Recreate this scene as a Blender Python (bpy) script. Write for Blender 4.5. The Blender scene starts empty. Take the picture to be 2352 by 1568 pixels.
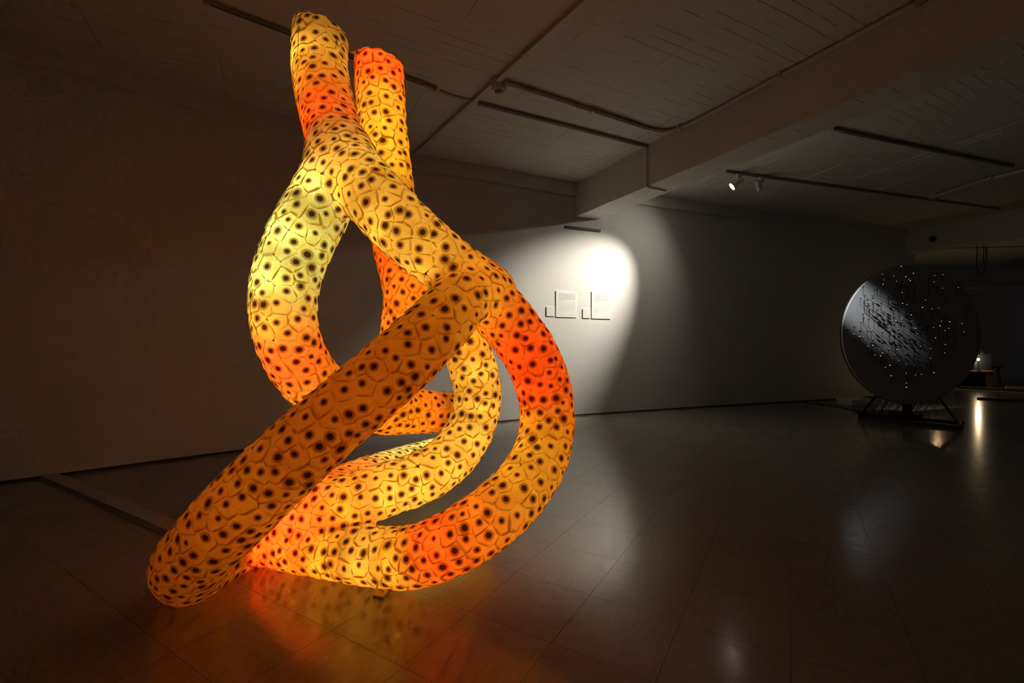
import bpy, bmesh, math, random
import numpy as np
from mathutils import Vector, Matrix

random.seed(7)
rng = np.random.default_rng(11)
S = bpy.context.scene
COL = S.collection

# ------------------------------------------------------------------ camera
F_PX, CX, HOR, CAM_H = 1045.0, 1176.0, 790.0, 1.2
CEIL = 3.876
cam_d = bpy.data.cameras.new('camera')
cam_d.sensor_width = 36.0
cam_d.lens = F_PX / 2352.0 * 36.0
cam_d.shift_y = 6.0 / 2352.0
cam_d.clip_start = 0.05
cam_d.clip_end = 100
cam = bpy.data.objects.new('camera', cam_d)
COL.objects.link(cam)
cam.location = (0, 0, CAM_H)
cam.rotation_euler = (math.radians(90), 0, 0)
S.camera = cam

# ------------------------------------------------------------------ world, exposure
W = bpy.data.worlds.new('world')
W.use_nodes = True
W.node_tree.nodes['Background'].inputs[0].default_value = (0.017, 0.0175, 0.020, 1)
W.node_tree.nodes['Background'].inputs[1].default_value = 1.0
S.world = W
S.view_settings.view_transform = 'Standard'
S.view_settings.look = 'None'
S.view_settings.gamma = 1.0
S.view_settings.exposure = 0.0
S.view_settings.use_curve_mapping = False
S.cycles.max_bounces = 4
S.cycles.diffuse_bounces = 3
S.cycles.transmission_bounces = 3
S.cycles.glossy_bounces = 2
S.cycles.adaptive_threshold = 0.04
S.cycles.adaptive_min_samples = 24
S.cycles.sample_clamp_indirect = 3.0
S.cycles.caustics_reflective = False
S.cycles.caustics_refractive = False

SPOT_WALL = 840.0      # lit track spotlight on the wall texts (W)
SPOT_DISC = 700.0       # spotlight grazing the disc (W)
LED_POWER = 0.66       # every LED inside the paper tubes (W)

# ------------------------------------------------------------------ helpers
def P(px, py, d):
    return Vector(((px - CX) / F_PX * d, d, CAM_H - (py - HOR) / F_PX * d))

def FL(px, py):
    return P(px, py, F_PX * CAM_H / (py - HOR))

def CE(px, py, z=CEIL):
    return P(px, py, F_PX * (z - CAM_H) / (HOR - py))

def tag(o, label=None, cat=None, group=None, kind=None):
    if label: o['label'] = label
    if cat: o['category'] = cat
    if group: o['group'] = group
    if kind: o['kind'] = kind
    return o

def empty(name, loc=(0, 0, 0), parent=None):
    o = bpy.data.objects.new(name, None)
    COL.objects.link(o)
    o.location = loc
    o.empty_display_size = 0.1
    if parent: o.parent = parent
    return o

def wpos(o):
    v = Vector((0, 0, 0))
    while o:
        v = v + o.location
        o = o.parent
    return v

def obj(name, bm, mat, parent=None, smooth=False, origin=None):
    """bm holds world coordinates; the object's origin goes to `origin`."""
    bmesh.ops.recalc_face_normals(bm, faces=bm.faces)
    me = bpy.data.meshes.new(name)
    org = Vector(origin) if origin is not None else (wpos(parent) if parent else Vector((0, 0, 0)))
    bmesh.ops.translate(bm, verts=bm.verts, vec=-org)
    bm.to_mesh(me)
    bm.free()
    if mat: me.materials.append(mat)
    if smooth:
        for p in me.polygons: p.use_smooth = True
    o = bpy.data.objects.new(name, me)
    COL.objects.link(o)
    if parent:
        o.parent = parent
        o.location = org - wpos(parent)
    else:
        o.location = org
    return o

def bx(bm, lo, hi, m=None, bevel=0.0):
    r = bmesh.ops.create_cube(bm, size=1.0)
    vs = r['verts']
    lo, hi = Vector(lo), Vector(hi)
    c, s = (lo + hi) / 2, hi - lo
    for v in vs:
        v.co = Vector((v.co.x * s.x, v.co.y * s.y, v.co.z * s.z)) + c
    if bevel > 0:
        es = list({e for v in vs for e in v.link_edges})
        rb = bmesh.ops.bevel(bm, geom=es, offset=bevel, segments=2, affect='EDGES', profile=0.6)
        vs = list({v for f in rb['faces'] for v in f.verts} | {v for v in vs if v.is_valid})
    if m is not None:
        bmesh.ops.transform(bm, matrix=m, verts=vs)
    return vs

def frame(z_axis, x_hint=Vector((0, 0, 1))):
    z = Vector(z_axis).normalized()
    x = Vector(x_hint) - z * z.dot(Vector(x_hint))
    if x.length < 1e-4:
        x = Vector((1, 0, 0)) - z * z.x
    x.normalize()
    y = z.cross(x)
    return x, y, z

def lathe(bm, base, axis, prof, n=20, cap0=True, cap1=True):
    """prof: list of (distance along axis, radius)"""
    x, y, z = frame(axis)
    rings = []
    for t, r in prof:
        rings.append([bm.verts.new(Vector(base) + z * t + (x * math.cos(a) + y * math.sin(a)) * r)
                      for a in (2 * math.pi * k / n for k in range(n))])
    for a, b in zip(rings, rings[1:]):
        for k in range(n):
            bm.faces.new((a[k], a[(k + 1) % n], b[(k + 1) % n], b[k]))
    if cap0: bm.faces.new(rings[0][::-1])
    if cap1: bm.faces.new(rings[-1])

def tube(bm, pts, r, n=8, caps=True):
    pts = [Vector(p) for p in pts]
    prev = None
    rings = []
    for i, p in enumerate(pts):
        a = pts[max(i - 1, 0)]
        b = pts[min(i + 1, len(pts) - 1)]
        t = (b - a).normalized()
        if prev is None:
            x, y, _ = frame(t)
        else:
            x = (prev - t * t.dot(prev)).normalized()
            y = t.cross(x)
        prev = x
        rr = r[i] if isinstance(r, (list, tuple)) else r
        rings.append([bm.verts.new(p + (x * math.cos(q) + y * math.sin(q)) * rr)
                      for q in (2 * math.pi * k / n for k in range(n))])
    for a, b in zip(rings, rings[1:]):
        for k in range(n):
            bm.faces.new((a[k], a[(k + 1) % n], b[(k + 1) % n], b[k]))
    if caps:
        bm.faces.new(rings[0][::-1])
        bm.faces.new(rings[-1])

def cr(pts, step):
    """Catmull-Rom through rows of values; spacing measured on the first three columns"""
    p = np.asarray(pts, float)
    out = []
    for i in range(len(p) - 1):
        p0 = p[i - 1] if i > 0 else 2 * p[0] - p[1]
        p1, p2 = p[i], p[i + 1]
        p3 = p[i + 2] if i + 2 < len(p) else 2 * p[-1] - p[-2]
        n = max(1, int(round(np.linalg.norm((p2 - p1)[:3]) / step)))
        for k in range(n):
            t = k / n
            out.append(0.5 * ((2 * p1) + (-p0 + p2) * t + (2 * p0 - 5 * p1 + 4 * p2 - p3) * t * t
                              + (-p0 + 3 * p1 - 3 * p2 + p3) * t ** 3))
    out.append(p[-1])
    return np.array(out)

# ------------------------------------------------------------------ materials
def mat(name):
    m = bpy.data.materials.new(name)
    m.use_nodes = True
    nt = m.node_tree
    return m, nt, nt.nodes['Principled BSDF']

def nd(nt, typ, **kw):
    n = nt.nodes.new(typ)
    for k, v in kw.items():
        if k in ('operation', 'data_type', 'blend_type', 'noise_dimensions', 'feature', 'interpolation_type', 'clamp', 'attribute_name'):
            setattr(n, k, v)
        else:
            n.inputs[k].default_value = v
    return n

def math_n(nt, op, a, b=None, c=None, clamp=False):
    n = nt.nodes.new('ShaderNodeMath')
    n.operation = op
    n.use_clamp = clamp
    for i, v in enumerate((a, b, c)):
        if v is None: continue
        if hasattr(v, 'is_linked'): nt.links.new(v, n.inputs[i])
        else: n.inputs[i].default_value = v
    return n.outputs[0]

def smooth(nt, v, a, b, lo=0.0, hi=1.0):
    n = nt.nodes.new('ShaderNodeMapRange')
    n.interpolation_type = 'SMOOTHSTEP'
    nt.links.new(v, n.inputs[0])
    n.inputs[1].default_value, n.inputs[2].default_value = a, b
    n.inputs[3].default_value, n.inputs[4].default_value = lo, hi
    return n.outputs[0]

def mixc(nt, fac, a, b, blend='MIX'):
    n = nt.nodes.new('ShaderNodeMix')
    n.data_type = 'RGBA'
    n.blend_type = blend
    for sock, v in ((n.inputs[0], fac), (n.inputs[6], a), (n.inputs[7], b)):
        if hasattr(v, 'is_linked'): nt.links.new(v, sock)
        else: sock.default_value = v if not isinstance(v, tuple) or len(v) == 4 else (*v, 1)
    return n.outputs[2]

def noise(nt, vec, scale, detail=3, rough=0.55):
    n = nt.nodes.new('ShaderNodeTexNoise')
    n.inputs['Scale'].default_value = scale
    n.inputs['Detail'].default_value = min(detail, 3)
    n.inputs['Roughness'].default_value = rough
    if vec is not None: nt.links.new(vec, n.inputs['Vector'])
    return n.outputs['Fac']

def bump(nt, bsdf, h, strength, dist):
    b = nt.nodes.new('ShaderNodeBump')
    b.inputs['Strength'].default_value = strength
    b.inputs['Distance'].default_value = dist
    nt.links.new(h, b.inputs['Height'])
    nt.links.new(b.outputs[0], bsdf.inputs['Normal'])

def wpos_node(nt, rotz=0.0):
    g = nt.nodes.new('ShaderNodeNewGeometry')
    v = nt.nodes.new('ShaderNodeVectorRotate')
    v.rotation_type = 'Z_AXIS'
    v.inputs['Angle'].default_value = rotz
    nt.links.new(g.outputs['Position'], v.inputs['Vector'])
    return v.outputs[0]

def scalev(nt, v, s):
    n = nt.nodes.new('ShaderNodeVectorMath')
    n.operation = 'MULTIPLY'
    nt.links.new(v, n.inputs[0])
    n.inputs[1].default_value = s
    return n.outputs[0]

def plain(name, col, rough=0.6, var=0.12, scale=30.0, bmp=0.0, metal=0.0):
    m, nt, b = mat(name)
    v = wpos_node(nt)
    f = noise(nt, v, scale, 2)
    c = mixc(nt, f, tuple(x * (1 - var) for x in col), tuple(min(1, x * (1 + var)) for x in col))
    nt.links.new(c, b.inputs['Base Color'])
    b.inputs['Roughness'].default_value = rough
    b.inputs['Metallic'].default_value = metal
    if bmp: bump(nt, b, f, bmp, 0.002)
    return m

def emissive(name, col, strength):
    m = bpy.data.materials.new(name)
    m.use_nodes = True
    nt = m.node_tree
    nt.nodes.clear()
    e = nt.nodes.new('ShaderNodeEmission')
    e.inputs[0].default_value = (*col, 1)
    e.inputs[1].default_value = strength
    o = nt.nodes.new('ShaderNodeOutputMaterial')
    nt.links.new(e.outputs[0], o.inputs[0])
    return m

BEAM_ANG = math.atan2(-0.888, 0.4596)       # direction the concrete beams run in
TILE = 0.41
TILE_ANG = math.radians(90 - 31.5)          # one tile direction, measured from +X

def make_wall():
    m, nt, b = mat('painted_wall')
    v = wpos_node(nt)
    f1 = noise(nt, v, 1.3, 3)
    c = mixc(nt, f1, (0.64, 0.63, 0.61), (0.70, 0.69, 0.665))
    nt.links.new(c, b.inputs['Base Color'])
    b.inputs['Roughness'].default_value = 0.7
    b.inputs['Specular IOR Level'].default_value = 0.25
    return m

def make_ceiling(name, strength):
    """board-marked painted concrete: broken plank joints across the beams, panel seams along them"""
    m, nt, b = mat(name)
    v = wpos_node(nt, -BEAM_ANG)             # x along the beams, y across them
    sep = nt.nodes.new('ShaderNodeSeparateXYZ')
    nt.links.new(v, sep.inputs[0])
    # planks lie across the beams: joints are lines of constant x
    xx = math_n(nt, 'MULTIPLY', sep.outputs[0], 1 / 0.115)
    wob = noise(nt, scalev(nt, v, (0.6, 0.9, 1)), 2.0, 2)
    xx = math_n(nt, 'ADD', xx, math_n(nt, 'MULTIPLY', wob, 0.25))
    fr = math_n(nt, 'ABSOLUTE', math_n(nt, 'SUBTRACT', math_n(nt, 'FRACT', xx), 0.5))
    line = smooth(nt, fr, 0.015, 0.055, 1.0, 0.0)
    # broken up along the joint, other places for every plank
    cell = math_n(nt, 'FLOOR', xx)
    comb = nt.nodes.new('ShaderNodeCombineXYZ')
    nt.links.new(math_n(nt, 'MULTIPLY', cell, 7.31), comb.inputs[0])
    nt.links.new(math_n(nt, 'MULTIPLY', sep.outputs[1], 1.7), comb.inputs[1])
    brk = noise(nt, comb.outputs[0], 1.0, 4, 0.7)
    patch = noise(nt, v, 0.55, 2)
    brk = math_n(nt, 'ADD', brk, math_n(nt, 'MULTIPLY', math_n(nt, 'SUBTRACT', patch, 0.5), 0.5))
    line = math_n(nt, 'MULTIPLY', line, smooth(nt, brk, 0.50, 0.60))
    # panel seams
    yy = math_n(nt, 'MULTIPLY', sep.outputs[1], 1 / 0.93)
    yy = math_n(nt, 'ADD', yy, math_n(nt, 'MULTIPLY', noise(nt, v, 3.0, 3), 0.02))
    fy = math_n(nt, 'ABSOLUTE', math_n(nt, 'SUBTRACT', math_n(nt, 'FRACT', yy), 0.5))
    seam = smooth(nt, fy, 0.003, 0.010, 1.0, 0.0)
    seam = math_n(nt, 'MULTIPLY', seam, smooth(nt, noise(nt, v, 1.6, 2), 0.45, 0.62))
    mark = math_n(nt, 'MAXIMUM', line, math_n(nt, 'MULTIPLY', seam, 0.7))
    mark = math_n(nt, 'MULTIPLY', mark, strength)
    base = mixc(nt, noise(nt, v, 2.2, 4), (0.64, 0.62, 0.585), (0.73, 0.71, 0.67))
    c = mixc(nt, mark, base, (0.16, 0.15, 0.135))
    nt.links.new(c, b.inputs['Base Color'])
    b.inputs['Roughness'].default_value = 0.8
    b.inputs['Specular IOR Level'].default_value = 0.2
    return m

def make_floor():
    """vinyl tile: streaky marbling that turns a quarter from tile to tile, waxed and scuffed"""
    m, nt, b = mat('vinyl_floor_tile')
    v = wpos_node(nt, -TILE_ANG)
    sep = nt.nodes.new('ShaderNodeSeparateXYZ')
    nt.links.new(v, sep.inputs[0])
    cxn = math_n(nt, 'FLOOR', math_n(nt, 'MULTIPLY', sep.outputs[0], 1 / TILE))
    cyn = math_n(nt, 'FLOOR', math_n(nt, 'MULTIPLY', sep.outputs[1], 1 / TILE))
    par = math_n(nt, 'MODULO', math_n(nt, 'ABSOLUTE', math_n(nt, 'ADD', cxn, cyn)), 2.0)
    na = noise(nt, scalev(nt, v, (1.0, 0.16, 1)), 55, 2, 0.65)
    nb = noise(nt, scalev(nt, v, (0.16, 1.0, 1)), 55, 2, 0.65)
    mixf = nt.nodes.new('ShaderNodeMix')
    mixf.data_type = 'FLOAT'
    nt.links.new(par, mixf.inputs[0]); nt.links.new(na, mixf.inputs[2]); nt.links.new(nb, mixf.inputs[3])
    st = mixf.outputs[0]
    wn = nt.nodes.new('ShaderNodeTexWhiteNoise')
    wn.noise_dimensions = '2D'
    comb = nt.nodes.new('ShaderNodeCombineXYZ')
    nt.links.new(cxn, comb.inputs[0]); nt.links.new(cyn, comb.inputs[1])
    nt.links.new(comb.outputs[0], wn.inputs['Vector'])
    tone = math_n(nt, 'MULTIPLY_ADD', wn.outputs['Value'], 0.07, 0.965)
    c = mixc(nt, smooth(nt, st, 0.36, 0.66), (0.236, 0.202, 0.168), (0.268, 0.232, 0.195))
    scuff = smooth(nt, noise(nt, scalev(nt, v, (1.0, 0.35, 1)), 9, 5, 0.7), 0.62, 0.74)
    c = mixc(nt, math_n(nt, 'MULTIPLY', scuff, 0.15), c, (0.09, 0.075, 0.06))
    cc = nt.nodes.new('ShaderNodeVectorMath'); cc.operation = 'SCALE'
    nt.links.new(c, cc.inputs[0]); nt.links.new(tone, cc.inputs['Scale'])
    nt.links.new(cc.outputs[0], b.inputs['Base Color'])
    r = math_n(nt, 'MULTIPLY_ADD', noise(nt, v, 14, 5, 0.7), 0.20, 0.07)
    nt.links.new(r, b.inputs['Roughness'])
    b.inputs['Specular IOR Level'].default_value = 0.62
    h = math_n(nt, 'ADD', math_n(nt, 'MULTIPLY', noise(nt, v, 11, 1), 0.6), math_n(nt, 'MULTIPLY', noise(nt, v, 45, 1), 0.12))
    bump(nt, b, h, 0.10, 0.003)
    return m

def make_paper():
    """thin handmade paper: light passes through it; every piece carries a dark stain with a brown halo"""
    m = bpy.data.materials.new('stained_handmade_paper')
    m.use_nodes = True
    nt = m.node_tree
    nt.nodes.clear()
    uv = nt.nodes.new('ShaderNodeUVMap'); uv.uv_map = 'spot'
    var = nt.nodes.new('ShaderNodeAttribute'); var.attribute_name = 'spot_size'
    pos = wpos_node(nt)
    sep = nt.nodes.new('ShaderNodeSeparateXYZ'); nt.links.new(uv.outputs[0], sep.inputs[0])
    n1 = noise(nt, pos, 38, 3)
    n2 = noise(nt, pos, 130, 4, 0.65)
    r = math_n(nt, 'SQRT', math_n(nt, 'ADD', math_n(nt, 'MULTIPLY', sep.outputs[0], sep.outputs[0]),
                                  math_n(nt, 'MULTIPLY', sep.outputs[1], sep.outputs[1])))
    r = math_n(nt, 'DIVIDE', r, var.outputs['Fac'])
    r = math_n(nt, 'ADD', r, math_n(nt, 'MULTIPLY', math_n(nt, 'SUBTRACT', n1, 0.5), 0.008))
    core = smooth(nt, r, 0.0090, 0.0140, 1.0, 0.0)
    halo = smooth(nt, r, 0.0155, 0.0255, 1.0, 0.0)
    fib = math_n(nt, 'MULTIPLY_ADD', n2, 0.42, 0.70)
    paper = mixc(nt, smooth(nt, noise(nt, pos, 16, 3), 0.35, 0.7), (0.86, 0.60, 0.20), (0.93, 0.74, 0.32))
    c = mixc(nt, math_n(nt, 'MULTIPLY', halo, 0.78), paper, (0.25, 0.085, 0.018))
    c = mixc(nt, math_n(nt, 'MULTIPLY', core, 0.93), c, (0.016, 0.007, 0.004))
    cc = nt.nodes.new('ShaderNodeVectorMath'); cc.operation = 'SCALE'
    nt.links.new(c, cc.inputs[0]); nt.links.new(fib, cc.inputs['Scale'])
    col = cc.outputs[0]
    tr = nt.nodes.new('ShaderNodeBsdfTranslucent')
    df = nt.nodes.new('ShaderNodeBsdfDiffuse')
    nt.links.new(col, tr.inputs[0]); nt.links.new(col, df.inputs[0])
    mx = nt.nodes.new('ShaderNodeMixShader'); mx.inputs[0].default_value = 0.27
    nt.links.new(tr.outputs[0], mx.inputs[1]); nt.links.new(df.outputs[0], mx.inputs[2])
    out = nt.nodes.new('ShaderNodeOutputMaterial')
    nt.links.new(mx.outputs[0], out.inputs[0])
    return m

M_WALL = make_wall()
M_CEIL = make_ceiling('board_marked_concrete', 0.75)
M_BEAM = plain('painted_beam', (0.70, 0.68, 0.645), 0.8, 0.06, 3.0, 0.1)
M_FLOOR = make_floor()
M_GROUT = plain('floor_joint', (0.09, 0.078, 0.066), 0.7)
M_PAPER = make_paper()
M_PIPE = plain('painted_conduit', (0.62, 0.60, 0.57), 0.6, 0.06)
M_TRACK = plain('grey_track', (0.30, 0.29, 0.27), 0.55, 0.1)
M_BLACK = plain('black_slot', (0.012, 0.012, 0.012), 0.7)
M_WHITE = plain('white_lamp_paint', (0.62, 0.60, 0.56), 0.45, 0.05)
M_PLATE = plain('white_board', (0.74, 0.73, 0.71), 0.6, 0.03)
M_INK = plain('grey_ink', (0.34, 0.33, 0.31), 0.8, 0.2)
M_INKL = plain('light_grey_ink', (0.58, 0.57, 0.55), 0.8, 0.1)
M_COVER = plain('beige_cable_cover', (0.40, 0.37, 0.33), 0.6, 0.08)
M_DISC = plain('grey_disc_paint', (0.34, 0.34, 0.34), 0.75, 0.05, 60, 0.05)
M_PIN = plain('black_pin', (0.012, 0.012, 0.012), 0.5)
M_FRAME = plain('black_steel', (0.014, 0.015, 0.015), 0.5)
M_WOOD = plain('raw_timber', (0.42, 0.25, 0.12), 0.65, 0.25, 18, 0.2)
M_DARKWOOD = plain('dark_timber', (0.10, 0.075, 0.055), 0.7, 0.25, 18)
M_TAN = plain('tan_label', (0.55, 0.42, 0.26), 0.6, 0.1)
M_BULB = emissive('lit_lamp_glass', (1.0, 0.93, 0.80), 26.0)
M_TIP = emissive('pin_led', (1.0, 1.0, 0.95), 1.0)
M_TIPG = emissive('pin_led_greenish', (0.75, 1.0, 0.6), 0.9)
M_GLOWD = emissive('dim_bulb_glow', (1.0, 0.66, 0.30), 75.0)
M_GLOW = emissive('bare_bulb_glow', (1.0, 0.74, 0.42), 320.0)

for _m in (M_TIP, M_TIPG): _m.cycles.emission_sampling = 'NONE'

# ------------------------------------------------------------------ the room
wall_ctrl = [(-9.0, -0.08), (-6.7, 1.92), (-4.40, 3.913), (-3.012, 5.118), (-1.45, 6.37), (-0.232, 6.985),
             (1.026, 7.60), (3.6, 8.63), (6.68, 9.74), (9.35, 10.70)]
wl = cr([(x, y, 0) for x, y in wall_ctrl], 0.10)[:, :2]
wl_px = CX + F_PX * wl[:, 0] / np.maximum(wl[:, 1], 0.3)
_front = wl[:, 1] > 1.0

def wall_at(px):
    """plan point and tangent of the wall along the ray through image column px"""
    xs = wl_px[_front]; pts = wl[_front]
    d = float(np.interp(px, xs, pts[:, 1]))
    X = (px - CX) / F_PX * d
    i = int(np.clip(np.searchsorted(xs, px), 1, len(xs) - 1))
    t = pts[i] - pts[i - 1]
    t = t / np.linalg.norm(t)
    return X, d, Vector((t[0], t[1], 0))

def wall_normals():
    t = np.gradient(wl, axis=0)
    t /= np.linalg.norm(t, axis=1)[:, None]
    return np.stack([t[:, 1], -t[:, 0]], 1)      # towards the room
wn_ = wall_normals()

def ribbon(off0, off1, z0, z1):
    """a solid strip following the wall line; off measured into the room"""
    bm = bmesh.new()
    a = wl + wn_ * off0
    b = wl + wn_ * off1
    rows = []
    for p, q in zip(a, b):
        rows.append([bm.verts.new((p[0], p[1], z0)), bm.verts.new((q[0], q[1], z0)),
                     bm.verts.new((q[0], q[1], z1)), bm.verts.new((p[0], p[1], z1))])
    for r, s in zip(rows, rows[1:]):
        for k in range(4):
            bm.faces.new((r[k], r[(k + 1) % 4], s[(k + 1) % 4], s[k]))
    bm.faces.new(rows[0]); bm.faces.new(rows[-1][::-1])
    return bm

def struct(name, bm, m, label=None, parent=None, smooth=False):
    o = obj(name, bm, m, parent, smooth)
    o['kind'] = 'structure'
    if label: o['label'] = label
    return o

w_main = struct('wall_left', ribbon(-0.18, 0.0, -0.05, CEIL + 0.1), M_WALL, 'long gently curving white gallery wall behind the sculpture', smooth=False)
struct('trim_1', ribbon(0.0, 0.07, CEIL - 0.20, CEIL + 0.02), M_WALL, 'shallow painted ledge along the top of the white wall')
struct('baseboard_left', ribbon(0.0, 0.006, 0.0, 0.022), plain('dark_floor_joint', (0.05, 0.045, 0.04), 0.8), 'thin dark joint where wall meets floor')

e1 = Vector((0.4596, -0.888, 0)).normalized()      # along the beam, towards the camera
e2 = Vector((0.888, 0.4596, 0)).normalized()       # across the beam, to the right
end = Vector((wl[-1][0], wl[-1][1], 0))

def slab(bm, p, q, th, z0, z1, side=1):
    p, q = Vector(p), Vector(q)
    t = (q - p).normalized()
    n = Vector((-t.y, t.x, 0)) * th * side
    vs = [bm.verts.new((*(v.xy), z)) for z in (z0, z1) for v in (p, q, q + n, p + n)]
    for f in ((0, 1, 2, 3), (4, 5, 6, 7), (0, 1, 5, 4), (1, 2, 6, 5), (2, 3, 7, 6), (3, 0, 4, 7)):
        bm.faces.new([vs[i] for i in f])

bm = bmesh.new(); slab(bm, end, end - e1 * 7.5, 0.25, -0.05, CEIL + 0.1, -1)
struct('wall_corner', bm, M_WALL, 'dark return wall behind the round pin-covered disc')
far0 = end - e1 * 7.3
bm = bmesh.new(); slab(bm, far0, far0 + Vector((14, -1.2, 0)), 0.2, -0.05, CEIL + 0.1)
struct('wall_far', bm, M_WALL, 'far back wall of the dark second room')
# ceiling slab
bm = bmesh.new(); bx(bm, (-9.3, -5.3, CEIL), (20.4, 19.5, CEIL + 0.2))
ceil_o = struct('ceiling', bm, M_CEIL, 'board-marked painted concrete ceiling')

# beams
def beam(start, length, width, zbot, name, label):
    bm = bmesh.new()
    rr = random.Random(4)
    n = 60
    rows = []
    for i in range(n + 1):
        t = length * i / n
        c = start + e1 * t
        j = lambda: rr.uniform(-0.004, 0.004)
        rows.append([bm.verts.new((*(c.xy), CEIL + 0.02)), bm.verts.new(((c.x + j()), c.y + j(), zbot + j())),
                     bm.verts.new(((c + e2 * width).x + j(), (c + e2 * width).y + j(), zbot + j())),
                     bm.verts.new((*((c + e2 * width).xy), CEIL + 0.02))])
    for r, s in zip(rows, rows[1:]):
        for k in range(4):
            bm.faces.new((r[k], r[(k + 1) % 4], s[(k + 1) % 4], s[k]))
    bm.faces.new(rows[0]); bm.faces.new(rows[-1][::-1])
    o = struct(name, bm, M_BEAM, label)
    o.data.materials.append(M_CEIL)
    for p in o.data.polygons:
        if p.normal.z < -0.9: p.material_index = 1
    return o
ZB = 3.325
B0 = Vector((1.076, 7.57, 0)) - e1 * 0.35
beam(B0, 13.5, 0.425, ZB, 'trim_2', 'deep concrete beam crossing the ceiling from the wall')
beam(end + Vector((-0.07, -0.19, 0)) - e1 * 0.3, 14.5, 0.425, ZB + 0.03, 'trim_3', 'far concrete beam at the right edge above the disc')

# raised mortar ridges on the far ceiling bay
def ridge(p, q):
    bm = bmesh.new()
    tube(bm, [p, (p + q) / 2, q], 0.006, 5)
    o = obj('mortar_ridge', bm, M_BEAM, ceil_o)
for a, b in (((1578, 464), (1668, 418)), ((1668, 418), (1790, 363)), ((1660, 477), (1800, 422)), ((1845, 412), (1935, 376)),
             ((1950, 414), (2050, 384)), ((2000, 442), (2110, 404)), ((2176, 338), (2352, 276)), ((2190, 341), (2300, 304)),
             ((2055, 376), (2140, 347)), ((2070, 379), (2150, 352))):
    ridge(CE(*a, CEIL - 0.001), CE(*b, CEIL - 0.001))

# floor tiles
fl_bm = bmesh.new(); bx(fl_bm, (-9.3, -5.3, -0.12), (20.4, 19.5, -0.0025))
floor = struct('floor', fl_bm, M_GROUT, 'grey-brown waxed vinyl tile floor')
tx = Vector((math.cos(TILE_ANG), math.sin(TILE_ANG), 0))
ty = Vector((-tx.y, tx.x, 0))

def tile_mesh(bm, c, rot=True):
    g = TILE / 2 - 0.0008
    top = [bm.verts.new(c + tx * (sx * g) + ty * (sy * g)) for sx, sy in ((-1, -1), (1, -1), (1, 1), (-1, 1))]
    bot = [bm.verts.new(v.co + Vector((0, 0, -0.0028))) for v in top]
    bm.faces.new(top)
    for k in range(4):
        bm.faces.new((top[k], bot[k], bot[(k + 1) % 4], top[(k + 1) % 4]))

# plan polygon test: keep tiles on the room side of the wall
def in_room(x, y):
    if x < -9.0 or x > 20 or y < -5 or y > 17.5: return False
    if x <= wl[-1][0]:
        return y < np.interp(x, wl[:, 0], wl[:, 1]) + 0.05
    return True
cells = []
for i in range(-60, 70):
    for j in range(-70, 60):
        c = tx * ((i + 0.5) * TILE) + ty * ((j + 0.5) * TILE)
        if in_room(c.x, c.y):
            if c.y > 1.2:
                px = CX + F_PX * c.x / c.y; py = HOR + F_PX * CAM_H / c.y
                seen = -120 < px < 2470 and py < 1700
                key = c.length if seen else 1e3 + c.length
            else:
                key = 1e3 + c.length
            cells.append((key, c))
cells.sort(key=lambda q: q[0])
tm = bpy.data.meshes.new('floor_tile')
bm = bmesh.new(); tile_mesh(bm, Vector((0, 0, 0))); bm.to_mesh(tm); bm.free()
tm.materials.append(M_FLOOR)
for k, c in cells[:300]:
    o = bpy.data.objects.new('floor_tile', tm)
    COL.objects.link(o); o.parent = floor; o.location = c
bm = bmesh.new()
for k, c in cells[300:]: tile_mesh(bm, c)
o = obj('distant_floor_tiles', bm, M_FLOOR, floor); o['kind'] = 'stuff'

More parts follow.
